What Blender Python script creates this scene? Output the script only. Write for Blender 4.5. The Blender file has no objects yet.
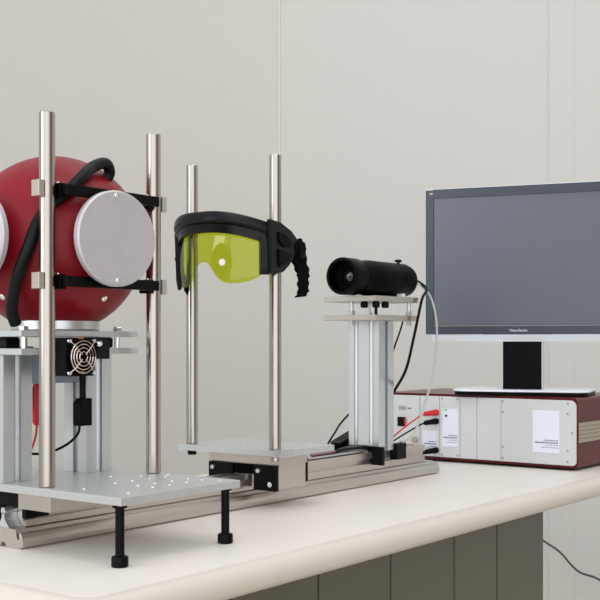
import bpy, bmesh, math, random
from mathutils import Vector, Matrix
random.seed(4)
S = bpy.context.scene
C = bpy.context.collection
PI = math.pi

# ------------------------------------------------------------- camera
cd = bpy.data.cameras.new('camera'); cam = bpy.data.objects.new('camera', cd); C.objects.link(cam)
cam.location = (0, 0, 1.006); cam.rotation_euler = (math.radians(90), 0, math.radians(-53))
cd.sensor_width = 36; cd.lens = 67.8; cd.shift_y = 0.07; cd.clip_start = 0.05
S.camera = cam
# ------------------------------------------------------------- world
w = bpy.data.worlds.new('world'); S.world = w; w.use_nodes = True
nt = w.node_tree; bg = nt.nodes['Background']
tc = nt.nodes.new('ShaderNodeTexCoord'); sx = nt.nodes.new('ShaderNodeSeparateXYZ')
rp = nt.nodes.new('ShaderNodeValToRGB'); mr = nt.nodes.new('ShaderNodeMapRange')
nt.links.new(tc.outputs['Generated'], sx.inputs[0]); nt.links.new(sx.outputs['Z'], mr.inputs[0])
mr.inputs[1].default_value = -1; mr.inputs[2].default_value = 1
nt.links.new(mr.outputs[0], rp.inputs[0]); nt.links.new(rp.outputs[0], bg.inputs[0])
e = rp.color_ramp.elements
e[0].position = 0.30; e[0].color = (0.50, 0.47, 0.43, 1)
e[1].position = 0.49; e[1].color = (0.78, 0.79, 0.81, 1)
# the room behind the photographer: warm, dimmer side towards -Y, bright area added towards -X to lift the walls
def room_side(vec, lo, hi, col, src):
    d = nt.nodes.new('ShaderNodeVectorMath'); d.operation = 'DOT_PRODUCT'; d.inputs[1].default_value = vec
    nt.links.new(tc.outputs['Generated'], d.inputs[0])
    q = nt.nodes.new('ShaderNodeMapRange'); q.interpolation_type = 'SMOOTHSTEP'; q.inputs[1].default_value = lo; q.inputs[2].default_value = hi
    nt.links.new(d.outputs['Value'], q.inputs[0])
    x = nt.nodes.new('ShaderNodeMix'); x.data_type = 'RGBA'; x.inputs[7].default_value = col
    nt.links.new(q.outputs[0], x.inputs[0]); nt.links.new(src, x.inputs[6]); return x.outputs[2]
c1 = room_side((0.42, -0.90, 0.0), 0.62, 0.86, (0.26, 0.21, 0.17, 1), rp.outputs[0])
c2 = room_side((-0.74, -0.66, 0.02), 0.60, 0.97, (1.75, 1.76, 1.77, 1), c1)
nt.links.new(c2, bg.inputs[0])
bg.inputs[1].default_value = 0.99

def area(name, loc, tgt, sx_, sy_, power, col=(1, 1, 1), shape='RECTANGLE', spread=180):
    l = bpy.data.lights.new(name, 'AREA'); l.shape = shape; l.size = sx_
    if shape in ('RECTANGLE', 'ELLIPSE'): l.size_y = sy_
    l.energy = power; l.color = col; l.spread = math.radians(spread)
    o = bpy.data.objects.new(name, l); C.objects.link(o); o.location = loc
    o.rotation_euler = (Vector(tgt) - Vector(loc)).to_track_quat('-Z', 'Y').to_euler()
    return o
area('ceiling_lamp', (0.6, 0.3, 2.75), (0.9, 0.6, 0), 1.4, 1.2, 4.2, (1.0, 0.985, 0.97), spread=100)
area('ceiling_lamp', (1.9, 0.9, 2.75), (1.9, 0.9, 0), 0.6, 1.2, 1.6, (1.0, 0.985, 0.97), spread=80)
area('left_fill', (-0.8, 1.75, 1.6), (1.9, 1.2, 1.1), 1.0, 1.3, 13, (0.88, 0.94, 1.0))  # unseen bluish fill from the left, placed for the screen's reflection
S.view_settings.view_transform = 'Standard'; S.view_settings.look = 'None'
S.view_settings.gamma = 1; S.view_settings.use_curve_mapping = False
S.view_settings.exposure = 0.1

# ------------------------------------------------------------- materials
def sr(v):
    v = v / 255.0
    return v / 12.92 if v <= 0.04045 else ((v + 0.055) / 1.055) ** 2.4
def rgb(r, g, b): return (sr(r), sr(g), sr(b), 1)
def mat(name, col, rough=0.5, metal=0.0, noise=0.0, nscale=60, stretch=None, bump=0.0, bscale=200, spec=0.5, coat=0.0):
    m = bpy.data.materials.new(name); m.use_nodes = True
    n = m.node_tree.nodes; L = m.node_tree.links; p = n['Principled BSDF']
    p.inputs['Base Color'].default_value = col; p.inputs['Roughness'].default_value = rough
    p.inputs['Metallic'].default_value = metal; p.inputs['Specular IOR Level'].default_value = spec
    p.inputs['Coat Weight'].default_value = coat
    t = n.new('ShaderNodeTexCoord'); mp = n.new('ShaderNodeMapping'); L.new(t.outputs['Object'], mp.inputs[0])
    if stretch: mp.inputs['Scale'].default_value = stretch
    nz = n.new('ShaderNodeTexNoise'); nz.inputs['Scale'].default_value = nscale; nz.inputs['Detail'].default_value = 4
    L.new(mp.outputs[0], nz.inputs[0])
    mx = n.new('ShaderNodeMix'); mx.data_type = 'RGBA'; mx.inputs[6].default_value = col
    mx.inputs[7].default_value = (col[0] * (1 - noise), col[1] * (1 - noise), col[2] * (1 - noise), 1)
    L.new(nz.outputs['Fac'], mx.inputs[0]); L.new(mx.outputs[2], p.inputs['Base Color'])
    if bump:
        n2 = n.new('ShaderNodeTexNoise'); n2.inputs['Scale'].default_value = bscale; L.new(mp.outputs[0], n2.inputs[0])
        b = n.new('ShaderNodeBump'); b.inputs['Strength'].default_value = bump; b.inputs['Distance'].default_value = 0.001
        L.new(n2.outputs['Fac'], b.inputs['Height']); L.new(b.outputs[0], p.inputs['Normal'])
    return m
M = {}
M['wall'] = mat('wall_paint', rgb(221, 219, 214), 0.85, noise=0.03, nscale=3, bump=0.15, bscale=350, spec=0.2)
M['wall2'] = mat('wall_panel', rgb(215, 214, 209), 0.8, noise=0.03, nscale=2.5, bump=0.12, bscale=350, spec=0.25)
M['strip'] = mat('wall_strip', rgb(206, 207, 207), 0.6, noise=0.03, nscale=8)
M['floor'] = mat('floor_vinyl', rgb(206, 200, 190), 0.5, noise=0.1, nscale=9)
M['laminate'] = mat('cream_laminate', rgb(232, 226, 219), 0.42, noise=0.05, nscale=25, spec=0.4)
M['edge'] = mat('beige_edge', rgb(216, 208, 198), 0.35, noise=0.04, nscale=25, spec=0.5)
M['olive'] = mat('olive_metal', rgb(96, 93, 80), 0.42, noise=0.06, nscale=6)
M['olived'] = mat('olive_metal_gap', rgb(60, 58, 50), 0.6)
M['steel'] = mat('polished_steel', rgb(180, 173, 166), 0.22, 1.0, noise=0.05, nscale=40)
M['alu'] = mat('anodised_aluminium', rgb(216, 221, 224), 0.34, 0.85, noise=0.08, nscale=30)
M['aluw'] = mat('warm_aluminium', rgb(204, 197, 189), 0.31, 0.92, noise=0.08, nscale=30, stretch=(0.3, 6, 6))
M['plate'] = mat('plate_aluminium', rgb(208, 211, 211), 0.36, 0.65, noise=0.10, nscale=70, stretch=(1, 5, 1))
M['disc'] = mat('matt_aluminium', rgb(202, 199, 202), 0.5, 0.45, noise=0.12, nscale=90)
M['rim'] = mat('turned_aluminium', rgb(205, 207, 210), 0.32, 0.9)
M['chrome'] = mat('chrome', rgb(235, 235, 235), 0.15, 1.0)
M['red'] = mat('red_paint', rgb(132, 10, 28), 0.4, noise=0.05, nscale=20, spec=0.3)
M['redplug'] = mat('red_plastic', rgb(200, 28, 34), 0.4)
M['maroon'] = mat('maroon_case', rgb(84, 9, 14), 0.28, noise=0.08, nscale=20, spec=0.3)
M['case'] = mat('case_panel', rgb(210, 212, 214), 0.45, 0.1, noise=0.04, nscale=20)
M['ribs'] = mat('case_ribs', rgb(170, 160, 145), 0.5, 0.4)
M['black'] = mat('black_metal', rgb(7, 7, 8), 0.4, noise=0.1, nscale=40, spec=0.12)
M['tube'] = mat('black_anodised', rgb(3, 3, 3), 0.35, noise=0.1, nscale=40, spec=0.1)
M['deep'] = mat('matt_black', rgb(3, 3, 3), 0.9, spec=0.1)
M['rubber'] = mat('black_rubber', rgb(13, 16, 17), 0.45, noise=0.1, nscale=60, spec=0.2)
M['gframe'] = mat('dark_frame', rgb(9, 10, 14), 0.33, noise=0.1, nscale=50, spec=0.25)
M['webbing'] = mat('black_webbing', rgb(5, 5, 6), 0.95, spec=0.15, noise=0.4, nscale=500, bump=0.8, bscale=900)
M['bezel'] = mat('monitor_bezel', rgb(52, 60, 72), 0.3, spec=0.5)
M['white'] = mat('white_plastic', rgb(232, 238, 245), 0.35)
M['grille'] = mat('silver_wire', rgb(215, 205, 195), 0.25, 1.0)
M['copper'] = mat('copper_metal', rgb(205, 140, 90), 0.3, 1.0)
M['bluegrey'] = mat('bluegrey_box', rgb(140, 152, 166), 0.5, 0.2)
M['spot'] = mat('glint_white', rgb(252, 252, 246), 0.5, spec=0.8)
M['paper'] = mat('white_label', rgb(228, 232, 246), 0.6)
M['ink'] = mat('blue_ink', rgb(110, 118, 150), 0.6)
M['green'] = mat('green_light', rgb(120, 210, 120), 0.5)
M['greycable'] = mat('grey_cable', rgb(186, 186, 182), 0.5)
M['darkcable'] = mat('dark_cable', rgb(70, 68, 64), 0.6)
M['gold'] = mat('gold_mark', rgb(200, 170, 130), 0.4, 0.3)
M['lens'] = mat('lens_glass', rgb(30, 30, 34), 0.05, spec=0.9, coat=1.0)
# screen with a faint smudge pattern
M['screen'] = mat('matte_screen', rgb(70, 74, 90), 0.36, noise=0.12, nscale=14, spec=1.0)
# tinted visor
m = bpy.data.materials.new('yellow_green_visor'); m.use_nodes = True; M['visor'] = m
n = m.node_tree.nodes; L = m.node_tree.links; n.clear()
out = n.new('ShaderNodeOutputMaterial'); tr = n.new('ShaderNodeBsdfTransparent'); tr.inputs[0].default_value = (0.80, 0.86, 0.21, 1)
gl = n.new('ShaderNodeBsdfGlossy'); gl.inputs['Roughness'].default_value = 0.02
lw = n.new('ShaderNodeLayerWeight'); lw.inputs[0].default_value = 0.5
pw = n.new('ShaderNodeMath'); pw.operation = 'POWER'; pw.inputs[1].default_value = 4.0; L.new(lw.outputs['Facing'], pw.inputs[0])
fr = n.new('ShaderNodeMapRange'); fr.inputs[3].default_value = 0.045; fr.inputs[4].default_value = 0.6; L.new(pw.outputs[0], fr.inputs[0])
tcn = n.new('ShaderNodeTexCoord'); nz = n.new('ShaderNodeTexNoise'); nz.inputs['Scale'].default_value = 30
L.new(tcn.outputs['Object'], nz.inputs[0])
mx2 = n.new('ShaderNodeMix'); mx2.data_type = 'RGBA'; mx2.inputs[6].default_value = (0.82, 0.87, 0.22, 1); mx2.inputs[7].default_value = (0.78, 0.84, 0.19, 1)
L.new(nz.outputs['Fac'], mx2.inputs[0]); L.new(mx2.outputs[2], tr.inputs[0])
ms = n.new('ShaderNodeMixShader'); L.new(fr.outputs[0], ms.inputs[0]); L.new(tr.outputs[0], ms.inputs[1]); L.new(gl.outputs[0], ms.inputs[2])
L.new(ms.outputs[0], out.inputs[0])

# ------------------------------------------------------------- helpers
def thing(name, label, cat, loc=(0, 0, 0), rz=0, group=None):
    o = bpy.data.objects.new(name, None); C.objects.link(o); o.location = loc
    o.rotation_euler = (0, 0, rz); o.empty_display_size = 0.02
    o['label'] = label; o['category'] = cat
    if group: o['group'] = group
    return o
def root_of(o):
    while o.parent: o = o.parent
    return o
def finish(name, bm, m, parent=None, smooth=False, bevel=0.0, local=False, origin=None, label=None):
    """local: the mesh is already in the thing's own frame; otherwise it is in world coordinates"""
    bmesh.ops.recalc_face_normals(bm, faces=bm.faces)
    me = bpy.data.meshes.new(name); bm.to_mesh(me); bm.free()
    for mm in (m if isinstance(m, (list, tuple)) else [m]): me.materials.append(mm)
    o = bpy.data.objects.new(name, me); C.objects.link(o)
    if parent:
        o.parent = parent
        if not local: me.transform(Matrix.Translation(-root_of(parent).location))
    elif origin:
        me.transform(Matrix.Translation(-Vector(origin))); o.location = origin
    if smooth:
        for p in me.polygons: p.use_smooth = True
        e = o.modifiers.new('edge_split', 'EDGE_SPLIT'); e.split_angle = math.radians(38)
    if bevel:
        b = o.modifiers.new('bevel', 'BEVEL'); b.width = bevel; b.segments = 2; b.limit_method = 'ANGLE'; b.angle_limit = math.radians(50)
    if label: o['label'] = label
    return o
def tag(o, label, cat, group=None):
    o['label'] = label; o['category'] = cat
    if group: o['group'] = group
    return o
def BM(): return bmesh.new()
def box(bm, x0, x1, y0, y1, z0, z1, mi=0):
    v = [bm.verts.new((x, y, z)) for x in (x0, x1) for y in (y0, y1) for z in (z0, z1)]
    for q in ((0, 1, 3, 2), (4, 6, 7, 5), (0, 4, 5, 1), (2, 3, 7, 6), (0, 2, 6, 4), (1, 5, 7, 3)):
        f = bm.faces.new([v[i] for i in q]); f.material_index = mi
    return bm
def bx(*a): return box(BM(), *a)
def basis(d):
    d = Vector(d).normalized(); u = d.orthogonal().normalized(); return d, u, d.cross(u)
def lathe(bm, p, d, prof, n=40, mi=0):
    """prof: (distance along d, radius); radius 0 closes to a point"""
    p = Vector(p); d, u, v = basis(d); rings = []
    for t, r in prof:
        if r <= 1e-6: rings.append([bm.verts.new(p + d * t)])
        else: rings.append([bm.verts.new(p + d * t + (u * math.cos(2 * PI * i / n) + v * math.sin(2 * PI * i / n)) * r) for i in range(n)])
    for a, b in zip(rings, rings[1:]):
        for i in range(n):
            j = (i + 1) % n
            q = [a[i % len(a)], a[j % len(a)], b[j % len(b)], b[i % len(b)]]
            q2 = []
            for k in q:
                if k not in q2: q2.append(k)
            if len(q2) > 2: bm.faces.new(q2).material_index = mi
    return bm
def cyl(bm, p, d, h, r, n=24, c=0.0, mi=0):
    return lathe(bm, p, d, [(0, 0), (0, r - c), (c, r), (h - c, r), (h, r - c), (h, 0)] if c else [(0, 0), (0, r), (h, r), (h, 0)], n, mi)
def spline(pts, k=8):
    P = [Vector(p) for p in pts]; P = [P[0] * 2 - P[1]] + P + [P[-1] * 2 - P[-2]]; r = []
    for i in range(1, len(P) - 2):
        for j in range(k):
            t = j / k; a, b, c, d = P[i - 1:i + 3]
            r.append(0.5 * ((2 * b) + (c - a) * t + (2 * a - 5 * b + 4 * c - d) * t * t + (3 * b - a - 3 * c + d) * t ** 3))
    r.append(P[-2]); return r
def tube(bm, pts, r, n=10, k=8, smooth=True, mi=0):
    P = spline(pts, k) if smooth else [Vector(p) for p in pts]
    up = None; rings = []
    for i, p in enumerate(P):
        d = (P[min(i + 1, len(P) - 1)] - P[max(i - 1, 0)]).normalized()
        if up is None: up = d.orthogonal().normalized()
        up = (up - d * up.dot(d)).normalized(); v = d.cross(up)
        rings.append([bm.verts.new(p + (up * math.cos(2 * PI * q / n) + v * math.sin(2 * PI * q / n)) * r) for q in range(n)])
    for a, b in zip(rings, rings[1:]):
        for i in range(n): bm.faces.new([a[i], a[(i + 1) % n], b[(i + 1) % n], b[i]]).material_index = mi
    bm.faces.new(rings[0]); bm.faces.new(rings[-1]); return bm
def prism(bm, poly, axis, a0, a1, mi=0):
    """poly in the two other axes, extruded along axis from a0 to a1"""
    def V(p, a): return {'x': (a, p[0], p[1]), 'y': (p[0], a, p[1]), 'z': (p[0], p[1], a)}[axis]
    A = [bm.verts.new(V(p, a0)) for p in poly]; B = [bm.verts.new(V(p, a1)) for p in poly]
    n = len(poly); bm.faces.new(A).material_index = mi; bm.faces.new(B).material_index = mi
    for i in range(n): bm.faces.new([A[i], A[(i + 1) % n], B[(i + 1) % n], B[i]]).material_index = mi
    return bm
def rrect(x0, x1, y0, y1, r, k=6):
    P = []
    for cx, cy, a in ((x1 - r, y1 - r, 0), (x0 + r, y1 - r, 90), (x0 + r, y0 + r, 180), (x1 - r, y0 + r, 270)):
        for i in range(k + 1):
            t = math.radians(a + 90 * i / k); P.append((cx + r * math.cos(t), cy + r * math.sin(t)))
    return P
def slotted(x0, x1, y0, y1, nx, ny, s=0.008, d=0.006, s2=None):
    """outline of a T-slot extrusion: nx slots on the sides along x, ny along y"""
    P = []
    def side(a, b, n, inw):
        a = Vector(a); b = Vector(b); L_ = (b - a).length; u = (b - a) / L_; inw = Vector(inw); P.append(tuple(a))
        for i in range(n):
            c = a + u * L_ * (i + 0.5) / n; w_ = s * 0.85
            for du, di in ((-s / 2, 0), (-s / 2, 0.0018), (-w_, 0.0018), (-w_, d * 0.7), (-s / 3, d), (s / 3, d), (w_, d * 0.7), (w_, 0.0018), (s / 2, 0.0018), (s / 2, 0)):
                P.append(tuple(c + u * du + inw * di))
    side((x0, y0), (x1, y0), nx, (0, 1)); side((x1, y0), (x1, y1), ny, (-1, 0))
    side((x1, y1), (x0, y1), nx, (0, -1)); side((x0, y1), (x0, y0), ny, (1, 0))
    return P
def struct(o):
    o['kind'] = 'structure'; return o
def screw(parent, p, d, r, h, m='chrome', name='screw'):
    bm = lathe(BM(), p, d, [(0, 0), (0, r), (h * 0.7, r), (h, r * 0.75), (h, r * 0.45), (h * 0.5, r * 0.4), (h * 0.5, 0)], 16)
    return finish(name, bm, M[m], parent, True)

# ------------------------------------------------------------- room
struct(finish('floor', bx(-2.2, 3.64, -2.2, 2.89, -0.1, 0), M['floor']))
struct(finish('wall_left', bx(-1.8, 3.44, 2.694, 2.84, 0, 2.9), M['wall']))
struct(finish('wall_right', bx(3.44, 3.59, -2.0, 2.84, 0, 2.9), M['wall2']))
struct(finish('trim_1', bx(3.431, 3.44, 2.685, 2.694, 0, 2.9), M['wall'], bevel=0.002))
t2 = struct(finish('trim_2', bx(3.4365, 3.44, 1.485, 1.572, 0, 2.9), M['wall2'], bevel=0.0008))
for y, z in ((1.527, 0.438), (1.500, 0.363), (1.527, 0.186), (1.527, 0.80)):
    finish('screw', cyl(BM(), (3.4370, y, z), (-1, 0, 0), 0.0014, 0.005, 12), M['strip'], t2, True)

# ------------------------------------------------------------- desk
desk = thing('desk', 'long cream laminate desk with a rounded front edge carrying the whole apparatus', 'desk', (1.68, 1.15, 0))
def nose(r0, y0, y1, zt, th):
    P = [(y1, zt), (y1, zt - th)]
    r = th / 2
    for i in range(13):
        a = -PI / 2 - PI * i / 12
        P.append((y0 + r + r * math.cos(a) * 1.0, zt - r + r * math.sin(a)))
    return P
bm = BM()
X0, X1, Y0, Y1 = 0.752, 2.6, 0.826, 1.48; th = 0.038; r = th / 2
rings = []
for i in range(13):
    a = -PI / 2 + PI * i / 12; off = r * (1 - math.cos(a)); z = 0.75 - r + r * math.sin(a)
    rings.append([bm.verts.new((x, y, z)) for x, y in rrect(X0 + off, X1 - off, Y0 + off, Y1 - off, 0.03 - off * 0.5, 5)])
for a, b in zip(rings, rings[1:]):
    for i in range(len(a)): bm.faces.new([a[i], a[(i + 1) % len(a)], b[(i + 1) % len(a)], b[i]]).material_index = 1
bm.faces.new(rings[0]); bm.faces.new(rings[-1]).material_index = 0
finish('tabletop', bm, [M['laminate'], M['edge']], desk, True)
for x, y in ((0.8, 0.9), (0.8, 1.4), (2.52, 0.9), (2.52, 1.4)):
    finish('leg', bx(x, x + 0.04, y, y + 0.04, 0, 0.712), M['olive'], desk, bevel=0.002)
finish('apron', bx(0.85, 2.52, 1.41, 1.43, 0.62, 0.712), M['olive'], desk)

cab = thing('cabinet', 'dark olive metal cabinet with plain doors standing under the cream desk', 'cabinet', (1.56, 1.18, 0))
finish('body', bx(0.96, 2.140, 1.004, 1.36, 0.0, 0.705), M['olive'], cab, bevel=0.002)
for x0, x1 in ((0.962, 1.158), (1.162, 1.358), (1.362, 1.558), (1.562, 1.768), (1.7725, 1.932), (1.9365, 2.138)):
    d = finish('door', bx(x0, x1, 0.99, 1.004, 0.02, 0.70), M['olive'], cab, bevel=0.0015)
    finish('handle', bx(x1 - 0.03, x1 - 0.022, 0.984, 0.99, 0.30, 0.40), M['olived'], d)

# ------------------------------------------------------------- base rail
rail = thing('optical_rail', 'long low aluminium rail lying along the cream desk under both rod stands', 'rail', (1.415, 1.147, 0.75))
yc = 1.147
half = [(0.006, 0.7502), (0.033, 0.7502), (0.0332, 0.7522), (0.0375, 0.7524), (0.0375, 0.7580), (0.0365, 0.7635), (0.0345, 0.7680), (0.0330, 0.7700), (0.0315, 0.7700), (0.0305, 0.7680), (0.0305, 0.762), (0.027, 0.761), (0.0255, 0.765), (0.0235, 0.7735), (0.015, 0.7742)]
poly = [(yc - a, z) for a, z in half] + [(yc + a, z) for a, z in reversed(half)]
poly.insert(0, (yc - 0.003, 0.756)); poly.append((yc + 0.003, 0.756))
finish('rail_body', prism(BM(), poly, 'x', 0.905, 1.925), M['aluw'], rail, bevel=0.0005)
def strut(x0, x1, z1=0.8065):
    P = []
    z0 = 0.7745; y0, y1 = 1.128, 1.170
    P = slotted(y0, y1, z0, z1, 1, 1, 0.008, 0.005)
    return prism(BM(), P, 'x', x0, x1)
finish('rail_section', strut(0.925, 1.395, 0.7985), M['aluw'], rail)
s2 = finish('rail_section', strut(1.512, 1.90), M['aluw'], rail)
finish('end_cap', bx(1.506, 1.5118, 1.1225, 1.1715, 0.7745, 0.808), M['black'], s2, bevel=0.0005)
finish('end_cap', cyl(BM(), (1.9, 1.147, 0.793), (1, 0, 0), 0.012, 0.013, 20, 0.002), M['black'], s2, True)
# web with round head at the open left end
bm = prism(BM(), [(yc - .012, .7745), (yc - .005, .782), (yc - .0025, .787), (yc - .0025, .792), (yc + .0025, .792), (yc + .0025, .787), (yc + .005, .782), (yc + .012, .7745)], 'x', 0.905, 0.9245)
cyl(bm, (0.905, yc, 0.795), (1, 0, 0), 0.0195, 0.0042, 16)
finish('rail_web', bm, M['alu'], rail, True)

# ------------------------------------------------------------- rod stand holding the sphere
st = thing('rod_stand', 'front aluminium rod stand on black levelling bolts, clamped in front of the red sphere', 'stand', (1.0, 1.1, 0.75))
pl = finish('base_plate', bx(0.896, 1.105, 0.928, 1.27, 0.8205, 0.83), M['plate'], st, bevel=0.0006)
holes = [(x, y) for y in (0.965, 0.99, 1.03) for x in (0.985, 1.015, 1.045, 1.075)] + [(1.085, 0.945), (0.93, 0.95), (0.925, 1.02), (1.09, 1.04), (1.06, 1.06), (1.03, 1.085)]
for hx, hy in holes:
    bm = BM(); lathe(bm, (hx, hy, 0.83), (0, 0, 1), [(0, 0.0032), (0.0008, 0.0029), (0.0008, 0.0019), (0.0002, 0.0015), (0.0002, 0)], 14)
    finish('drill_hole', bm, M['alu'], pl, True)
finish('cross_bar', bx(0.897, 1.10, 1.049, 1.108, 0.802, 0.8203), M['aluw'], st, bevel=0.0006)
for x, y, n_ in ((0.904, 0.938, 0), (1.092, 0.942, 1), (0.908, 1.255, 2), (1.092, 1.255, 3)):
    b = finish('levelling_bolt', cyl(BM(), (x, y, 0.762), (0, 0, 1), 0.0583, 0.0053, 20), M['black'], st, True)
    bm = lathe(BM(), (x, y, 0.7502), (0, 0, 1), [(0, 0), (0, .0088), (.001, .0098), (.0105, .0098), (.012, .009), (.012, 0)], 24)
    finish('foot', bm, M['black'], b, True)
    finish('washer', cyl(BM(), (x, y, 0.8175), (0, 0, 1), 0.003, 0.0085, 20), M['black'], b, True)
for x in (0.911, 1.094):
    rod = finish('rod', cyl(BM(), (x, 1.071, 0.8302), (0, 0, 1), 0.455, 0.0098, 32, 0.001), M['steel'], st, True)
for zc in (1.1915, 1.0802):
    finish('clamp_bar', bx(0.9225, 1.0825, 1.0485, 1.0570, zc - 0.0065, zc + 0.0065), M['black'], st, bevel=0.0008)
    for x, s_ in ((0.911, -1), (1.094, 1)):
        xa, xb = sorted((x + s_ * 0.0100, x + s_ * 0.0185))
        k = finish('clamp', bx(xa, xb, 1.064, 1.078, zc - 0.010, zc + 0.010), M['aluw'], st, bevel=0.0006)
        xc, xd_ = sorted((x - s_ * 0.0105, x - s_ * 0.020))
        finish('clamp_jaw', bx(xc, xd_, 1.0597, 1.078, zc - 0.0095, zc + 0.0085), M['black'], k, bevel=0.0006)
        screw(k, (x - s_ * 0.0145, 1.068, zc + 0.0085), (0, 0, 1), 0.0022, 0.002)
# black brackets holding the plate to the rail, plus a plate darkening the strut
finish('rail_bracket', bx(0.9175, 0.955, 1.1265, 1.188, 0.7990, 0.8203), M['black'], st, bevel=0.0008)
finish('rail_bracket', bx(0.9175, 0.955, 1.1185, 1.1263, 0.7860, 0.8203), M['black'], st, bevel=0.0008)  # black plate added as shade over the bright strut face
finish('rail_bracket', bx(0.9165, 0.9240, 1.1525, 1.190, 0.7765, 0.7988), M['black'], st, bevel=0.0008)
finish('rail_bracket', bx(1.045, 1.10, 1.1265, 1.186, 0.7990, 0.8203), M['black'], st, bevel=0.0008)

# ------------------------------------------------------------- sphere stand: two extrusion columns and two shelves
ss = thing('column_stand', 'low twin column aluminium stand with two shelves carrying the red sphere', 'stand', (0.99, 1.162, 0.83))
for x0 in (0.900, 1.038):
    finish('column', prism(BM(), slotted(x0, x0 + 0.045, 1.140, 1.185, 1, 1, 0.010, 0.009), 'z', 0.8303, 0.9895), M['alu'], ss)
finish('shelf', bx(0.895, 1.074 + 0.02, 1.10, 1.225, 0.990, 0.998), M['alu'], ss, bevel=0.0006)
finish('shelf', bx(0.895, 1.074 + 0.02, 1.10, 1.225, 1.0125, 1.0205), M['alu'], ss, bevel=0.0006)
for x, y in ((0.912, 1.115), (1.07, 1.115), (0.912, 1.21), (1.07, 1.21)):
    bm = cyl(BM(), (x, y, 0.9982), (0, 0, 1), 0.0141, 0.004, 16)
    b = finish('spacer_bolt', bm, M['chrome'], ss, True)
    finish('bolt_head', cyl(BM(), (x, y, 1.0207), (0, 0, 1), 0.005, 0.0062, 6, 0.0008), M['chrome'], b)
finish('junction_block', bx(1.004, 1.026, 1.083, 1.0995, 0.984, 1.0115), M['rubber'], ss, bevel=0.001)
screw(ss, (1.006, 1.0828, 1.004), (0, -1, 0), 0.004, 0.004)
for x, y in ((0.925, 1.16), (1.058, 1.13), (1.06, 1.16)):
    finish('rubber_block', bx(x - 0.012, x + 0.012, y - 0.008, y + 0.008, 0.9982, 1.0123), M['rubber'], ss, bevel=0.003)

# cooling fan hung in front under the upper shelf
fan = thing('cooling_fan', 'small square black fan with a silver wire grille, under the sphere shelves', 'fan', (0.975, 1.09, 0.963))
bm = BM(); prism(bm, rrect(0.946, 0.9945, 0.963, 1.0115, 0.003, 3), 'y', 1.077, 1.099)
finish('housing', bm, M['black'], fan, bevel=0.0005)
fx, fz = 0.97025, 0.98725
bm = lathe(BM(), (fx, 1.0765, fz), (0, -1, 0), [(0, 0.0228), (0.0016, 0.0228), (0.0016, 0.0215), (0.0004, 0.0205), (0.0004, 0)], 40)
finish('duct', bm, M['deep'], fan, True)
bm = BM(); cyl(bm, (fx, 1.0760, fz), (0, -1, 0), 0.0025, 0.006, 20, .0005)
for k in range(7):
    a0 = 2 * PI * k / 7
    q = [(0.006, a0, 0.0), (0.018, a0 + 0.15, 0.0), (0.018, a0 + 0.75, 0.0018), (0.006, a0 + 0.6, 0.0018)]
    vs = [bm.verts.new((fx + r_ * math.cos(a), 1.0757 - dy, fz + r_ * math.sin(a))) for r_, a, dy in q]
    vs2 = [bm.verts.new(v.co + Vector((0, -0.0006, 0))) for v in vs]
    bm.faces.new(vs); bm.faces.new(vs2)
    for i in range(4): bm.faces.new([vs[i], vs[(i + 1) % 4], vs2[(i + 1) % 4], vs2[i]])
finish('rotor', bm, M['tube'], fan)
for a, rr_ in ((150, 0.016), (265, 0.0195), (95, 0.024)):
    ca, sa = math.cos(math.radians(a)), math.sin(math.radians(a))
    finish('copper_piece', bx(fx + rr_ * ca - .005, fx + rr_ * ca + .004, 1.0733, 1.0748, fz + rr_ * sa - .0012, fz + rr_ * sa + .0012), M['copper'], fan, label='copper coloured piece')  # small copper coloured blocks across the fan face
bm = BM()
for r_ in (0.0065, 0.0115, 0.0160, 0.0203):
    ring = [(fx + r_ * math.cos(2 * PI * i / 32), 1.0715, fz + r_ * math.sin(2 * PI * i / 32)) for i in range(33)]
    tube(bm, ring, 0.00085, 6, smooth=False)
for a in (45, 135, 225, 315):
    ca, sa = math.cos(math.radians(a)), math.sin(math.radians(a))
    tube(bm, [(fx + 0.004 * ca, 1.0707, fz + 0.004 * sa), (fx + 0.019 * ca, 1.0707, fz + 0.019 * sa), (fx + 0.029 * ca, 1.0745, fz + 0.029 * sa)], 0.0008, 6, smooth=False)
finish('grille', bm, M['grille'], fan, True)
for a in (45, 135, 225, 315):
    screw(fan, (fx + 0.0285 * math.cos(math.radians(a)), 1.0768, fz + 0.0285 * math.sin(math.radians(a))), (0, -1, 0), 0.0028, 0.004)

cb = finish('control_box', bx(0.955, 1.02, 1.226, 1.262, 0.955, 1.0), M['bluegrey'], ss, bevel=0.001)
finish('control_box', bx(0.948, 1.034, 1.15, 1.20, 0.952, 0.9895), M['bluegrey'], ss, bevel=0.001, label='blue-grey box hung under the lower shelf')

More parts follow.
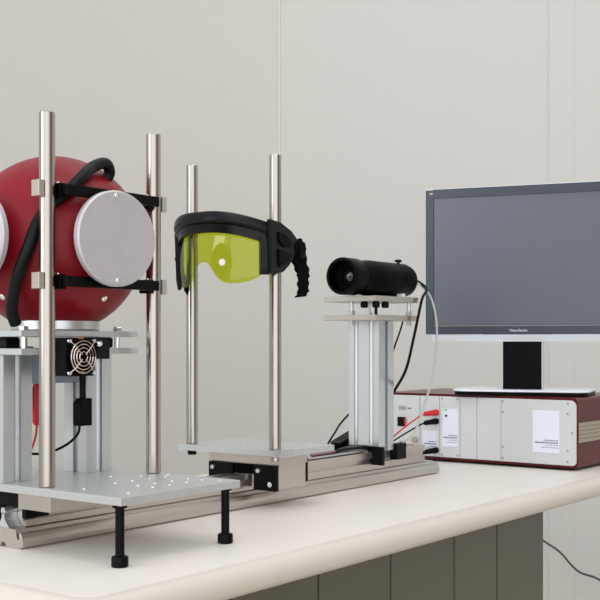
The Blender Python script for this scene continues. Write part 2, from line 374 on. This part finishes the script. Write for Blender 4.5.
# ------------------------------------------------------------- integrating sphere
SC = Vector((1.005, 1.165, 1.135)); R = 0.117; ANG = math.radians(-7)
sph = thing('integrating_sphere', 'large dark red sphere with round aluminium port covers on the column stand', 'sphere', (SC.x, SC.y, 1.0207))
bm = BM(); bmesh.ops.create_uvsphere(bm, u_segments=72, v_segments=48, radius=R, matrix=Matrix.Translation(SC))
finish('shell', bm, M['red'], sph, True)
finish('pedestal_ring', lathe(BM(), (SC.x, SC.y, 1.0207), (0, 0, 1), [(0, 0), (0, .056), (.002, .058), (.013, .058), (.0145, .0565), (.0145, 0)], 56), M['alu'], sph, True)
def port(dirv, d0, d1, rn, rd, th_, nm):
    d = Vector(dirv)
    nk = finish('port_neck', lathe(BM(), SC, d, [(d0, 0), (d0, rn), (d1, rn), (d1, 0)], 56), M['red'], sph, True)
    c = finish('port_cover', lathe(BM(), SC, d, [(d1, 0), (d1, rd - .001), (d1 + .001, rd), (d1 + th_ - .0025, rd), (d1 + th_, rd - .002), (d1 + th_, 0)], 72), [M['disc']], sph, True)
    dd, u, v = basis(d)
    up = Vector((0, 0, 1)); side = d.cross(up)
    for a in (86, -88, 175, 5):
        p = SC + d * (d1 + th_) + (side * math.cos(math.radians(a)) + up * math.sin(math.radians(a))) * (rd - 0.007)
        if a in (86, -88): screw(c, p, d, 0.0032, 0.003)
    return c
port((math.sin(ANG), -math.cos(ANG), 0), 0.095, 0.128, 0.0465, 0.060, 0.010, 0)
port((-1, -0.02, 0), 0.095, 0.127, 0.040, 0.060, 0.010, 1)
for p in ((1.006, 1.073, 1.062), (0.913, 1.157, 1.063)):
    d = (Vector(p) - SC).normalized()
    screw(sph, SC + d * (R - 0.0005), d, 0.0045, 0.003)

hose = [(1.025, 1.092, 1.214), (1.029, 1.087, 1.228), (1.017, 1.083, 1.2375), (0.991, 1.079, 1.2285), (0.966, 1.070, 1.213), (0.943, 1.072, 1.191), (0.927, 1.090, 1.171), (0.911, 1.092, 1.147), (0.902, 1.094, 1.123), (0.898, 1.104, 1.098), (0.900, 1.118, 1.073), (0.905, 1.130, 1.045), (0.915, 1.135, 1.029)]
tag(finish('hose', tube(BM(), hose, 0.0075, 16, 8), M['rubber'], origin=(0.915, 1.135, 1.0207), smooth=True), 'thick black rubber hose looping over the front of the red sphere', 'hose')

# connectors hanging between the columns
cn = thing('power_lead', 'black plug with a thin curved cable hanging by the right column under the fan', 'cable', (1.013, 1.124, 0.862))
bm = BM(); cyl(bm, (1.016, 1.124, 0.925), (0, 0, 1), 0.036, 0.0042, 16, .0005)
finish('plug_neck', bm, M['black'], cn, True)
finish('plug', prism(BM(), [(1.005, 0.900), (1.006, 0.896), (1.0265, 0.896), (1.0265, 0.932), (1.011, 0.932), (1.005, 0.925)], 'y', 1.117, 1.131), M['black'], cn, bevel=0.001)
finish('cord', tube(BM(), [(1.011, 1.124, 0.897), (1.008, 1.124, 0.886), (0.993, 1.124, 0.875), (0.974, 1.127, 0.867), (0.955, 1.13, 0.8635), (0.95, 1.155, 0.8625), (0.955, 1.2, 0.862)], 0.0017), M['black'], cn, True)
cn = thing('banana_plug', 'red plug and red wire hanging just right of the left column', 'plug', (1.0, 1.2, 0.835))
finish('grip', lathe(BM(), (1.003, 1.2, 0.894), (0, 0, 1), [(0, 0), (0, .004), (.004, .006), (.05, .006), (.056, .0045), (.056, 0)], 20), M['redplug'], cn, True)
finish('wire', tube(BM(), [(1.003, 1.2, 0.895), (1.001, 1.2, 0.88), (0.993, 1.2, 0.862), (0.975, 1.2, 0.845), (0.955, 1.205, 0.835)], 0.0016), M['redplug'], cn, True)
cn = thing('banana_plug', 'black plug hanging beside the red plug behind the front steel rod', 'plug', (0.983, 1.2, 0.9))
finish('grip', lathe(BM(), (0.988, 1.205, 0.915), (0, 0, 1), [(0, 0), (0, .003), (.004, .005), (.03, .005), (.036, .004), (.036, 0)], 20), M['black'], cn, True)

# ------------------------------------------------------------- middle rod stand with the goggles
ms_ = thing('rod_stand', 'middle aluminium rod stand whose two steel rods hold the yellow-green goggles', 'stand', (1.405, 1.15, 0.776))
pl = finish('base_plate', bx(1.336, 1.474, 1.042, 1.254, 0.8325, 0.842), M['plate'], ms_, bevel=0.0006)
for hx, hy in ((1.38, 1.10), (1.38, 1.15), (1.38, 1.20), (1.42, 1.10), (1.42, 1.15), (1.42, 1.20), (1.45, 1.07)):
    bm = lathe(BM(), (hx, hy, 0.842), (0, 0, 1), [(0, 0.0032), (0.0008, 0.0029), (0.0008, 0.0019), (0.0002, 0.0015), (0.0002, 0)], 14)
    finish('drill_hole', bm, M['alu'], pl, True)
for y in (1.066, 1.237):
    rod = finish('rod', cyl(BM(), (1.352, y, 0.8422), (0, 0, 1), 0.449, 0.0092, 32, 0.001), M['steel'], ms_, True)
    finish('rod_nut', cyl(BM(), (1.352, y, 0.8245), (0, 0, 1), 0.0078, 0.0072, 20, .0005), M['black'] if y > 1.2 else M['steel'], rod, True)
finish('corner_tab', bx(1.3352, 1.366, 1.0412, 1.0555, 0.8322, 0.8432), M['rim'], ms_, bevel=0.0006)
finish('carriage', bx(1.366, 1.436, 1.068, 1.212, 0.8155, 0.8323), M['aluw'], ms_, bevel=0.0006)
finish('carriage', bx(1.366, 1.436, 1.071, 1.1235, 0.7785, 0.8153), M['aluw'], ms_, bevel=0.0006)
finish('carriage', bx(1.366, 1.436, 1.1725, 1.210, 0.7785, 0.8153), M['aluw'], ms_, bevel=0.0006)
for y0, y1 in ((1.070, 1.115), (1.158, 1.208)):
    b = finish('rail_bracket', bx(1.3595, 1.3658, y0, y1, 0.7765, 0.8153), M['black'], ms_, bevel=0.0006)
    screw(b, (1.3593, y0 + 0.012, 0.7865), (-1, 0, 0), 0.0042, 0.002)
    screw(b, (1.3593, y1 - 0.012, 0.807), (-1, 0, 0), 0.0042, 0.006)
finish('rail_bracket', bx(1.3625, 1.3658, 1.115, 1.158, 0.80, 0.8153), M['deep'], ms_)

# goggles
GY = 1.1475
gg = thing('laser_goggles', 'black framed goggles with a clear yellow-green visor hung on the middle rods', 'goggles', (1.3, GY, 1.09))
HW = 0.088
def gx(u, off=0.0):
    return 1.334 - off - 0.055 * (1 - min(1, abs(u) / (HW + 0.004)) ** 2.7)
def gnorm(u):
    e_ = 0.0005; a = Vector((gx(min(u + e_, HW)), min(u + e_, HW))); b = Vector((gx(max(u - e_, -HW)), max(u - e_, -HW)))
    t = (a - b).normalized(); nrm = Vector((-t.y, t.x))
    if nrm.x > 0: nrm = -nrm
    return nrm
def gpt(u, off, z):
    nn = gnorm(u); return (gx(u) + nn.x * off, GY + u + nn.y * off, z)
def us(n_, w_): return [w_ * math.sin(PI / 2 * (-1 + 2 * i / n_)) for i in range(n_ + 1)]
def ztop(u): return 1.2035 - 0.018 * (abs(u) / HW) ** 2.6
def sweep(bm, U, sec):
    rr = []
    for u in U: rr.append([bm.verts.new(gpt(u, o_, z_)) for o_, z_ in sec(u)])
    n_ = len(rr[0])
    for a, b in zip(rr, rr[1:]):
        for i in range(n_): bm.faces.new([a[i], a[(i + 1) % n_], b[(i + 1) % n_], b[i]])
    bm.faces.new(rr[0]); bm.faces.new(rr[-1])
bm = BM()
def brow(u):
    zt = ztop(u); k = 1 - 0.6 * (abs(u) / HW) ** 2
    return [(0.000, zt - 0.003), (0.002, zt), (0.010 * k + .002, zt - 0.0015), (0.015 * k + .001, zt - 0.006), (0.016 * k + .001, zt - 0.014), (0.013 * k + .001, zt - 0.017), (0.0045, zt - 0.019), (0.0042, zt - 0.0325), (-0.002, zt - 0.0325), (-0.002, zt - 0.006)]
sweep(bm, us(40, HW), brow)
finish('brow_frame', bm, M['gframe'], gg, True)
for s_ in (1, -1):
    bm = BM(); U = [s_ * x for x in (0.0795, 0.082, 0.085, HW)]
    zb = 1.107 if s_ < 0 else 1.098
    sweep(bm, U, lambda u: [(-0.002, ztop(u) - 0.03), (0.0075, ztop(u) - 0.026), (0.0085, ztop(u) - 0.04), (0.0085, zb + 0.010), (0.006, zb), (-0.002, zb)])
    finish('side_frame', bm, M['gframe'], gg, True)
# temple wings (outer side, right one in full view)
for s_ in (-1, 1):
    ye = GY + s_ * (HW + (0.0068 if s_ < 0 else 0.006))
    P = [(1.318, 1.190), (1.345, 1.187), (1.372, 1.176), (1.392, 1.160), (1.394, 1.150), (1.384, 1.146), (1.378, 1.134), (1.366, 1.122), (1.352, 1.112), (1.330, 1.107), (1.320, 1.110)]
    if s_ > 0: P = [(1.318, 1.180), (1.330, 1.176), (1.334, 1.160), (1.334, 1.120), (1.330, 1.090), (1.326, 1.088), (1.322, 1.105)]
    bm = prism(BM(), P, 'y', ye - 0.0035, ye + 0.0035)
    tp = finish('temple', bm, M['gframe'], gg, bevel=0.002)
    if s_ > 0: continue
    yy = ye + s_ * 0.0037
    for q in ([(1.336, 1.172), (1.352, 1.170), (1.368, 1.160), (1.366, 1.150), (1.350, 1.150), (1.338, 1.156)], [(1.336, 1.146), (1.356, 1.143), (1.370, 1.140), (1.358, 1.126), (1.338, 1.118)]):
        finish('raised_pad', prism(BM(), q, 'y', min(yy, yy + s_ * 0.003), max(yy, yy + s_ * 0.003)), M['tube'], tp, bevel=0.001)
# straps
def ribbon(pts, wv, th_, k=6):
    bm = BM(); P = spline(pts, k); rr = []; wv = Vector(wv).normalized()
    for i, p in enumerate(P):
        d = (P[min(i + 1, len(P) - 1)] - P[max(i - 1, 0)]).normalized(); t = d.cross(wv).normalized() * th_ / 2
        wi = wv * (0.009 + 0.0012 * math.sin(i * 1.3))
        rr.append([bm.verts.new(p + wi + t), bm.verts.new(p - wi + t), bm.verts.new(p - wi - t), bm.verts.new(p + wi - t)])
    for a, b in zip(rr, rr[1:]):
        for i in range(4): bm.faces.new([a[i], a[(i + 1) % 4], b[(i + 1) % 4], b[i]])
    bm.faces.new(rr[0]); bm.faces.new(rr[-1]); return bm
yr = GY - HW - 0.008
sp_ = finish('strap', ribbon([(1.388, yr, 1.156), (1.394, yr - .001, 1.150), (1.3945, yr - .003, 1.130), (1.4, yr - .004, 1.112), (1.399, yr - .003, 1.100), (1.402, yr - .001, 1.084), (1.396, yr, 1.076)], (0.85, -0.5, 0.12), 0.003), M['webbing'], gg)
bm = BM(); bmesh.ops.create_icosphere(bm, subdivisions=3, radius=1)
for v in bm.verts:
    s3 = 1 + 0.22 * math.sin(v.co.x * 7 + 1) * math.sin(v.co.z * 9) + 0.12 * math.sin(v.co.y * 13)
    v.co = Vector((1.392 + v.co.x * 0.0125 * s3, yr - 0.001 + v.co.y * 0.007 * s3, 1.152 + v.co.z * 0.013 * s3))
finish('strap_knot', bm, M['webbing'], gg, True)
finish('strap', ribbon([(1.390, yr + .006, 1.15), (1.397, yr + .006, 1.13), (1.405, yr + .005, 1.115), (1.41, yr + .004, 1.105)], (0.85, -0.5, 0), 0.0025), M['webbing'], gg)
bx0 = (1.3965, yr - 0.002)
bm = BM(); box(bm, 1.386, 1.401, yr - 0.0078, yr - 0.0045, 1.134, 1.147)
finish('buckle', bm, M['tube'], gg, bevel=0.001)
yl = GY + HW + 0.002
finish('strap', ribbon([(1.325, yl + .006, 1.14), (1.335, yl + .009, 1.125), (1.340, yl + .008, 1.108), (1.345, yl + .005, 1.092), (1.350, yl + .003, 1.082)], (0.9, 0.3, 0), 0.0025), M['webbing'], gg)
# visor
bm = BM(); NU, NZ = 60, 14; Ug = us(NU, 0.0835); grid = []
def zbot(u):
    a = abs(u + 0.001)
    K = [(0, 1.1275), (0.008, 1.126), (0.014, 1.1205), (0.020, 1.110), (0.028, 1.100), (0.036, 1.0955), (0.046, 1.094), (0.058, 1.0945), (0.068, 1.097), (0.076, 1.102), (0.0845, 1.112)]
    for (a0, z0), (a1, z1) in zip(K, K[1:]):
        if a <= a1: return z0 + (z1 - z0) * (a - a0) / (a1 - a0)
    return K[-1][1]
for u in Ug:
    zt = ztop(u) - 0.029; zb = zbot(u) - (0.006 * max(0, u) / 0.08)
    col_ = []
    for j in range(NZ + 1):
        z = zt + (zb - zt) * j / NZ
        bulge = 0.0035 - 3.2 * (z - 1.128) ** 2 
        col_.append(bm.verts.new(gpt(u, bulge * 0.9 - 0.002, z)))
    grid.append(col_)
for a, b in zip(grid, grid[1:]):
    for j in range(NZ): bm.faces.new([a[j], a[j + 1], b[j + 1], b[j]])
vs_ = finish('visor', bm, M['visor'], gg, False, label='transparent yellow-green visor')
for p_ in vs_.data.polygons: p_.use_smooth = True
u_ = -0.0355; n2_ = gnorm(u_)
finish('painted_glint', cyl(BM(), gpt(u_, 0.0024, 1.1255), (n2_.x, n2_.y, 0), 0.0006, 0.0052, 28), M['spot'], gg, label='small white disc painted as a glint on the visor')  # white disc in place of a lamp's reflection on the visor
so = vs_.modifiers.new('solid', 'SOLIDIFY'); so.thickness = 0.0018; so.offset = 0

# ------------------------------------------------------------- detector column
ds = thing('column_stand', 'tall slotted aluminium column stand with two small plates under the black detector', 'stand', (1.746, 1.152, 0.807))
finish('column', prism(BM(), slotted(1.721, 1.771, 1.118, 1.184, 1, 2, 0.009, 0.009), 'z', 0.8072, 1.0445), M['alu'], ds)
b = finish('rail_bracket', bx(1.7135, 1.7208, 1.105, 1.196, 0.7835, 0.8165), M['black'], ds, bevel=0.0008)
b.data.transform(Matrix.Identity(4))
screw(b, (1.7133, 1.165, 0.806), (-1, 0, 0), 0.0045, 0.002); screw(b, (1.7133, 1.140, 0.806), (-1, 0, 0), 0.0045, 0.002)
finish('rail_bracket', bx(1.7730, 1.806, 1.112, 1.1275, 0.7885, 0.8180), M['black'], ds, bevel=0.0008)
finish('rail_bracket', bx(1.7730, 1.806, 1.1715, 1.186, 0.7885, 0.8180), M['black'], ds, bevel=0.0008)
lp = finish('shelf', bx(1.67, 1.816, 1.092, 1.204, 1.0447, 1.0545), M['aluw'], ds, bevel=0.0006)
up = finish('shelf', bx(1.67, 1.816, 1.092, 1.204, 1.0785, 1.0885), M['aluw'], ds, bevel=0.0006)
for x, y in ((1.685, 1.153), (1.80, 1.103), (1.80, 1.192)):
    s_ = finish('spacer_bolt', cyl(BM(), (x, y, 1.0547), (0, 0, 1), 0.0236, 0.0034, 14), M['alu'], ds, True)
    finish('nut', cyl(BM(), (x, y, 1.0549), (0, 0, 1), 0.008, 0.0062, 6), M['alu'], s_)
    finish('nut', cyl(BM(), (x, y, 1.0365), (0, 0, 1), 0.008, 0.0052, 6), M['alu'], s_)
for x, y in ((1.684, 1.125), (1.684, 1.10), (1.714, 1.10)):
    finish('adjust_knob', lathe(BM(), (x, y, 1.067), (0, 0, 1), [(0, 0), (0, .004), (.0015, .0068), (.009, .0068), (.0113, .005), (.0113, 0)], 18), M['black'], ds, True)
finish('adjust_knob', cyl(BM(), (1.684, 1.10, 1.0547), (0, 0, 1), 0.0121, 0.0028, 12), M['black'], ds, True)

# ------------------------------------------------------------- detector
dt = thing('detector', 'stubby black cylindrical light detector lying on top of the tall column', 'detector', (1.745, 1.148, 1.0887))
ax = (1.645, 1.148, 1.1232); xd = (1, 0, 0)
finish('barrel', lathe(BM(), ax, xd, [(0.044, 0.0), (0.044, 0.030), (0.047, 0.0312), (0.075, 0.0312), (0.077, 0.0325), (0.20, 0.0325), (0.212, 0.0295), (0.217, 0.023), (0.217, 0)], 56), M['tube'], dt, True)
finish('front_tube', lathe(BM(), ax, xd, [(0.040, 0.0), (0.040, 0.0255), (0.002, 0.0272), (0.0, 0.0278), (0.0, 0.0325), (0.003, 0.0335), (0.038, 0.0335), (0.043, 0.031), (0.043, 0)], 56), M['tube'], dt, True)
finish('aperture', lathe(BM(), (ax[0] + 0.017, ax[1], ax[2]), xd, [(0, 0.0246), (0, 0.013), (0.006, 0.011), (0.0098, 0.011)], 40), M['deep'], dt, True)
finish('lens', lathe(BM(), (ax[0] + 0.019, ax[1], ax[2]), xd, [(0, 0), (0.0006, 0.004), (0.0022, 0.008), (0.004, 0.0112), (0.0085, 0.0108), (0.0085, 0)], 32), M['lens'], dt, True)
finish('thumb_screw', lathe(BM(), (1.835, 1.148, 1.1552), (0, 0, 1), [(0, 0), (0, .0025), (.003, .0025), (.003, .0065), (.007, .0065), (.008, .005), (.008, 0)], 18), M['black'], dt, True)
finish('side_screw', cyl(BM(), (1.815, 1.1155, 1.124), (0, -1, 0), 0.0022, 0.004, 16, .0005), M['black'], dt, True)
finish('socket', cyl(BM(), (1.862, 1.140, 1.124), (1, 0, 0), 0.006, 0.006, 16, .0005), M['chrome'], dt, True)
finish('foot', bx(1.805, 1.815, 1.120, 1.132, 1.0887, 1.0965), M['white'], dt, label='small white foot under the rear of the barrel')

tag(finish('cable', tube(BM(), [(1.868, 1.141, 1.126), (1.880, 1.130, 1.122), (1.866, 1.104, 1.106), (1.815, 1.084, 1.084), (1.785, 1.083, 1.015), (1.765, 1.088, 0.955), (1.790, 1.13, 0.912), (1.80, 1.16, 0.87), (1.83, 1.21, 0.80), (1.85, 1.25, 0.753)], 0.0026, 12), M['black'], origin=(1.85, 1.25, 0.7502), smooth=True), 'black cable leaving the back of the detector and curving down behind the tall column', 'cable')
tag(finish('cable', tube(BM(), [(1.868, 1.137, 1.124), (1.880, 1.12, 1.112), (1.876, 1.098, 1.085), (1.880, 1.09, 1.038), (1.872, 1.088, 0.972), (1.850, 1.092, 0.907), (1.81, 1.093, 0.845), (1.797, 1.108, 0.822), (1.795, 1.119, 0.8205)], 0.0020, 12), M['greycable'], origin=(1.795, 1.119, 0.8182), smooth=True), 'pale grey cable arching down from the detector in front of the monitor', 'cable')
tag(finish('cable', tube(BM(), [(1.972, 1.22, 1.055), (1.945, 1.22, 1.01), (1.89, 1.225, 0.93), (1.771, 1.23, 0.858), (1.744, 1.23, 0.837), (1.722, 1.23, 0.818), (1.712, 1.24, 0.79), (1.71, 1.26, 0.753)], 0.0018, 12), M['black'], origin=(1.71, 1.26, 0.7502), smooth=True), 'thin black cable slanting behind the tall column from the detector shelves to the desk', 'cable')
# flat black ribbon and red wires behind the rail between stands
wd = thing('black_wedge', 'flat black plastic wedge lying at the left foot of the tall column', 'clip', (1.71, 1.21, 0.8085))
finish('wedge_body', prism(BM(), [(1.70, 0.82), (1.765, 0.82), (1.765, 0.838)], 'y', 1.19, 1.215), M['black'], wd)
finish('support', bx(1.705, 1.765, 1.192, 1.213, 0.7505, 0.8199), M['deep'], wd)
bar = thing('flat_bar', 'short bright aluminium bar with dark red strip behind the rail, between the stands', 'bar', (1.60, 1.19, 0.807))
finish('bar_body', prism(BM(), [(1.525, 1.13), (1.70, 1.132), (1.70, 1.165), (1.56, 1.165)], 'z', 0.8085, 0.8115), M['rim'], bar)
finish('strip', prism(BM(), [(1.535, 1.131), (1.60, 1.132), (1.66, 1.150), (1.60, 1.160), (1.56, 1.155)], 'z', 0.8117, 0.8145), M['maroon'], bar, label='dark red strip')
finish('cover', prism(BM(), [(1.60, 1.128), (1.70, 1.128), (1.70, 1.148), (1.66, 1.148)], 'z', 0.8147, 0.820), M['rubber'], bar, label='black cover piece')

# ------------------------------------------------------------- instrument case
BX, BY0, BY1, BZ0, BZ1 = 2.11, 0.906, 1.37, 0.7545, 0.895
ic = thing('instrument_case', 'wide dark red electronics case with light grey front panels under the monitor', 'case', (2.29, 1.137, 0.75))
bm = prism(BM(), rrect(BY0, BY1, BZ0, BZ1, 0.008, 4), 'x', BX + 0.004, 2.38)
finish('shell', bm, M['maroon'], ic, bevel=0.0008)
for x in (2.15, 2.35):
    for y in (0.94, 1.33): finish('foot', cyl(BM(), (x, y, 0.7502), (0, 0, 1), 0.0043, 0.012, 16), M['deep'], ic, True)
bm = BM()
for k in range(5): box(bm, BX + 0.008, 2.37, BY0 - 0.0022, BY0 - 0.0002, 0.806 + k * 0.008, 0.806 + k * 0.008 + 0.0074)
finish('ribbed_strip', bm, M['ribs'], ic, bevel=0.0004)
zp0, zp1 = 0.7605, 0.890
P = rrect(0.9075, 1.071, zp0, zp1, 0.010, 4)
P = [(y, z) for y, z in P]
def panel(y0, y1, r0=0.0008):
    if r0 > 0.005: 
        P = [(y1, zp0), (y1, zp1)] 
        for i in range(6): a = math.radians(90 + 90 * i / 5); P.append((y0 + 0.012 + 0.012 * math.cos(a), zp1 - 0.012 + 0.012 * math.sin(a)))
        for i in range(6): a = math.radians(180 + 90 * i / 5); P.append((y0 + 0.008 + 0.008 * math.cos(a), zp0 + 0.008 + 0.008 * math.sin(a)))
        bm = prism(BM(), P, 'x', BX - 0.001, BX + 0.0038)
    else: bm = bx(BX - 0.0005, BX + 0.0038, y0, y1, zp0, zp1)
    return finish('front_panel', bm, M['case'], ic, bevel=0.0006)
pA = panel(0.9075, 1.0705, 0.01); pB = panel(1.0715, 1.1265); pC = panel(1.1275, 1.166); pD = panel(1.167, 1.2155); pE = panel(1.2165, 1.264); pF = panel(1.2655, 1.362)
for y, z in ((0.9245, 0.884), (0.9245, 0.863), (0.9245, 0.79), (0.915, 0.826), (0.9245, 0.768), (1.0665, 0.884), (1.0665, 0.862), (1.0665, 0.79), (1.0665, 0.768)):
    screw(pA, (BX - 0.0011, y, z), (-1, 0, 0), 0.0022, 0.0008, 'ribs')
for p_, y in ((pD, 1.172), (pD, 1.210)):
    for z in (0.885, 0.766): screw(p_, (BX - 0.0006, y, z), (-1, 0, 0), 0.002, 0.0008, 'ribs')
def lbl(par, y0, y1, z0, z1, x=BX - 0.0012):
    l = finish('label_sticker', bx(x - 0.0003, x, y0, y1, z0, z1), M['paper'], par, label='white paper label')
    bm = BM(); w_ = y1 - y0
    for k, (a, b_, th_) in enumerate(((0.05, 0.6, 0.0018), (0.05, 0.92, 0.0022), (0.05, 0.55, 0.0010), (0.05, 0.7, 0.0010))):
        z = z0 + (z1 - z0) * 0.29 - k * 0.0048
        n_ = 14; 
        for i in range(n_):
            ya = y0 + w_ * (a + (b_ - a) * i / n_); yb = y0 + w_ * (a + (b_ - a) * (i + 0.78 if k != 1 else i + 0.95) / n_)
            box(bm, x - 0.0005, x - 0.0003, ya, yb, z - th_ / 2, z + th_ / 2 + (0.0006 if i % 3 == 0 else 0))
    finish('fine_print', bm, M['ink'], l)
lbl(pA, 0.942, 1.0, 0.784, 0.869); lbl(pD, 1.1715, 1.2095, 0.784, 0.8645, BX - 0.0007); lbl(pE, 1.2225, 1.2575, 0.782, 0.816, BX - 0.0007)
finish('indicator', bx(BX - 0.0018, BX - 0.001, 1.197, 1.206, 0.860, 0.8635), M['green'], pD, label='green indicator')
finish('indicator', cyl(BM(), (BX - 0.001, 1.199, 0.849), (-1, 0, 0), 0.0015, 0.0025, 12), M['black'], pD, True)
def banana(name, y, z, col, lab):
    bpz = thing(name, lab, 'plug', (BX - 0.0006, y, z))
    bm = lathe(BM(), (BX - 0.0007, y, z), (-0.8, 0.25, -0.06), [(0, 0), (0, .0065), (.010, .0065), (.012, .0058), (.034, .0052), (.036, .0035), (.036, 0)], 20)
    finish('grip', bm, M[col], bpz, True)
    return bpz
b1 = banana('banana_plug', 1.222, 0.8555, 'redplug', 'red banana plug in the upper socket of the instrument case')
b2_ = banana('banana_plug', 1.222, 0.8365, 'black', 'black banana plug just below the red one on the instrument case')
b3 = banana('banana_plug', 1.2225, 0.7745, 'black', 'lowest black plug at the bottom of the case panel by the rail end')
# power / switch panel
finish('switch', bx(BX - 0.004, BX - 0.0006, 1.300, 1.320, 0.822, 0.842), M['black'], pF, bevel=0.0008, label='black rocker switch')
finish('switch_stripe', bx(BX - 0.0046, BX - 0.0041, 1.2985, 1.302, 0.824, 0.840), M['redplug'], pF, label='red edge stripe')
finish('socket', bx(BX - 0.002, BX - 0.0006, 1.300, 1.318, 0.858, 0.866), M['ribs'], pF, bevel=0.0006)
finish('knob', cyl(BM(), (BX - 0.0006, 1.276, 0.794), (-1, 0, 0), 0.006, 0.007, 20, .001), M['ribs'], pF, True)
finish('fine_print', bx(BX - 0.0008, BX - 0.0006, 1.286, 1.296, 0.860, 0.863), M['ink'], pF)
# test leads
def lead(lab, pts, m, r=0.0017):
    tag(finish('test_lead', tube(BM(), pts, r, 10), M[m], origin=pts[-1], smooth=True), lab, 'wire')
lead('red test lead sagging from the red banana plug to the rail', [(2.078, 1.233, 0.853), (2.06, 1.242, 0.845), (2.0, 1.255, 0.815), (1.93, 1.25, 0.785), (1.86, 1.24, 0.7535)], 'redplug')
lead('black test lead sagging from the upper black banana plug to the rail', [(2.078, 1.233, 0.834), (2.06, 1.240, 0.828), (2.0, 1.262, 0.80), (1.93, 1.262, 0.775), (1.86, 1.26, 0.7535)], 'black')
lead('black lead curving from the lowest plug of the case', [(2.078, 1.2335, 0.772), (2.06, 1.235, 0.767), (2.03, 1.24, 0.761), (2.0, 1.25, 0.7585)], 'black', 0.002)
lead('red wire lying low behind the rail end below the plugs', [(2.03, 1.245, 0.766), (1.98, 1.26, 0.772), (1.92, 1.25, 0.782), (1.86, 1.23, 0.776), (1.80, 1.23, 0.753)], 'redplug')

# ------------------------------------------------------------- monitor (local frame: x right, -y towards the viewer)
mon = thing('monitor', 'flat monitor with dark screen and slim silver-white edge on the red case', 'monitor', (2.163, 1.051, BZ1), math.radians(-74.3))
def mp(name, bm, m, par=mon, sm=False, bevel=0.0, label=None): return finish(name, bm, M[m], par, sm, bevel, True, None, label)
W, Z0, Z1 = 0.2065, 1.0225 - BZ1, 1.334 - BZ1
mp('back_shell', bx(-W, W, -0.004, 0.032, Z0 - 0.001, Z1), 'white', bevel=0.003)
bm = BM(); 
for a in ((-W + .0035, -W + .0205, Z0, Z1 - .003), (W - .0205, W - .002, Z0, Z1 - .002), (-W + .0205, W - .0205, Z1 - .021, Z1 - .002), (-W + .0205, W - .0205, Z0, Z0 + .019)):
    box(bm, a[0], a[1], -0.010, -0.0042, a[2], a[3])
bz_ = mp('bezel', bm, 'bezel')
mp('bezel_line', bx(-W + .0215, W - .0215, -0.0108, -0.0102, Z0 + .0172, Z0 + .0182), 'ribs', bz_)
scx = mp('screen', bx(-W + .0207, W - .0207, -0.0075, -0.0044, Z0 + .0192, Z1 - .0212), 'screen', label='dark grey-blue screen, switched off')
bm = prism(BM(), [(-0.012, Z0 - .0006), (0.03, Z0 - .0012), (0.026, Z0 - .0145), (0.004, Z0 - .0155)], 'x', -W + .016, W - .016)
bb = mp('bottom_strip', bm, 'white', label='bright white strip below the bezel')
mp('button_bar', bx(-0.078, 0.066, -0.0128, -0.0104, Z0 - .0008, Z0 + .0012), 'bezel', bb)
# logo text
fc = bpy.data.curves.new('logo', 'FONT'); fc.body = 'ViewSonic'; fc.size = 0.0078; fc.extrude = 0.0002; fc.align_x = 'CENTER'
fo = bpy.data.objects.new('logo_tmp', fc); C.objects.link(fo)
bpy.context.view_layer.update()
me = bpy.data.meshes.new_from_object(fo.evaluated_get(bpy.context.evaluated_depsgraph_get())); bpy.data.objects.remove(fo)
me.transform(Matrix.Translation((-0.004, -0.0103, Z0 + 0.0052)) @ Matrix.Rotation(PI / 2, 4, 'X') @ Matrix.Diagonal((1.15, 1, 1, 1)))
me.materials.append(M['white']); lo = bpy.data.objects.new('logo_lettering', me); C.objects.link(lo); lo.parent = bz_
mp('corner_mark', bx(-W + .012, -W + .019, -0.0106, -0.0101, Z1 - .0125, Z1 - .0095), 'gold', bz_)
mp('neck', prism(BM(), rrect(-0.040, 0.040, 0.008, 0.030, 0.004, 3), 'z', 0.012, Z0 - 0.0125), 'tube')
mp('stand_edge', prism(BM(), rrect(0.0405, 0.0422, 0.008, 0.03, 0.0006, 2), 'z', 0.012, Z0 - 0.0125), 'alu')
mp('stand_edge', prism(BM(), rrect(-0.0422, -0.0405, 0.008, 0.03, 0.0006, 2), 'z', 0.012, Z0 - 0.0125), 'alu')
mp('base', prism(BM(), rrect(-0.139, 0.139, -0.045, 0.13, 0.035, 8), 'z', 0.0003, 0.0078), 'tube', bevel=0.001)
mp('base_top', prism(BM(), rrect(-0.142, 0.142, -0.048, 0.133, 0.037, 8), 'z', 0.0080, 0.0118), 'white', bevel=0.0012, label='silver-white top of the base')

# cable by the wall
tag(finish('cable', tube(BM(), [(3.37, 1.62, 0.411), (3.37, 1.562, 0.369), (3.37, 1.505, 0.338), (3.37, 1.443, 0.284), (3.37, 1.371, 0.265), (3.37, 1.27, 0.20), (3.37, 1.20, 0.08), (3.35, 1.13, 0.004)], 0.0034, 10), M['darkcable'], origin=(3.35, 1.13, 0.0), smooth=True), 'thin dark cable drooping against the wall right of the olive cabinet', 'cable')
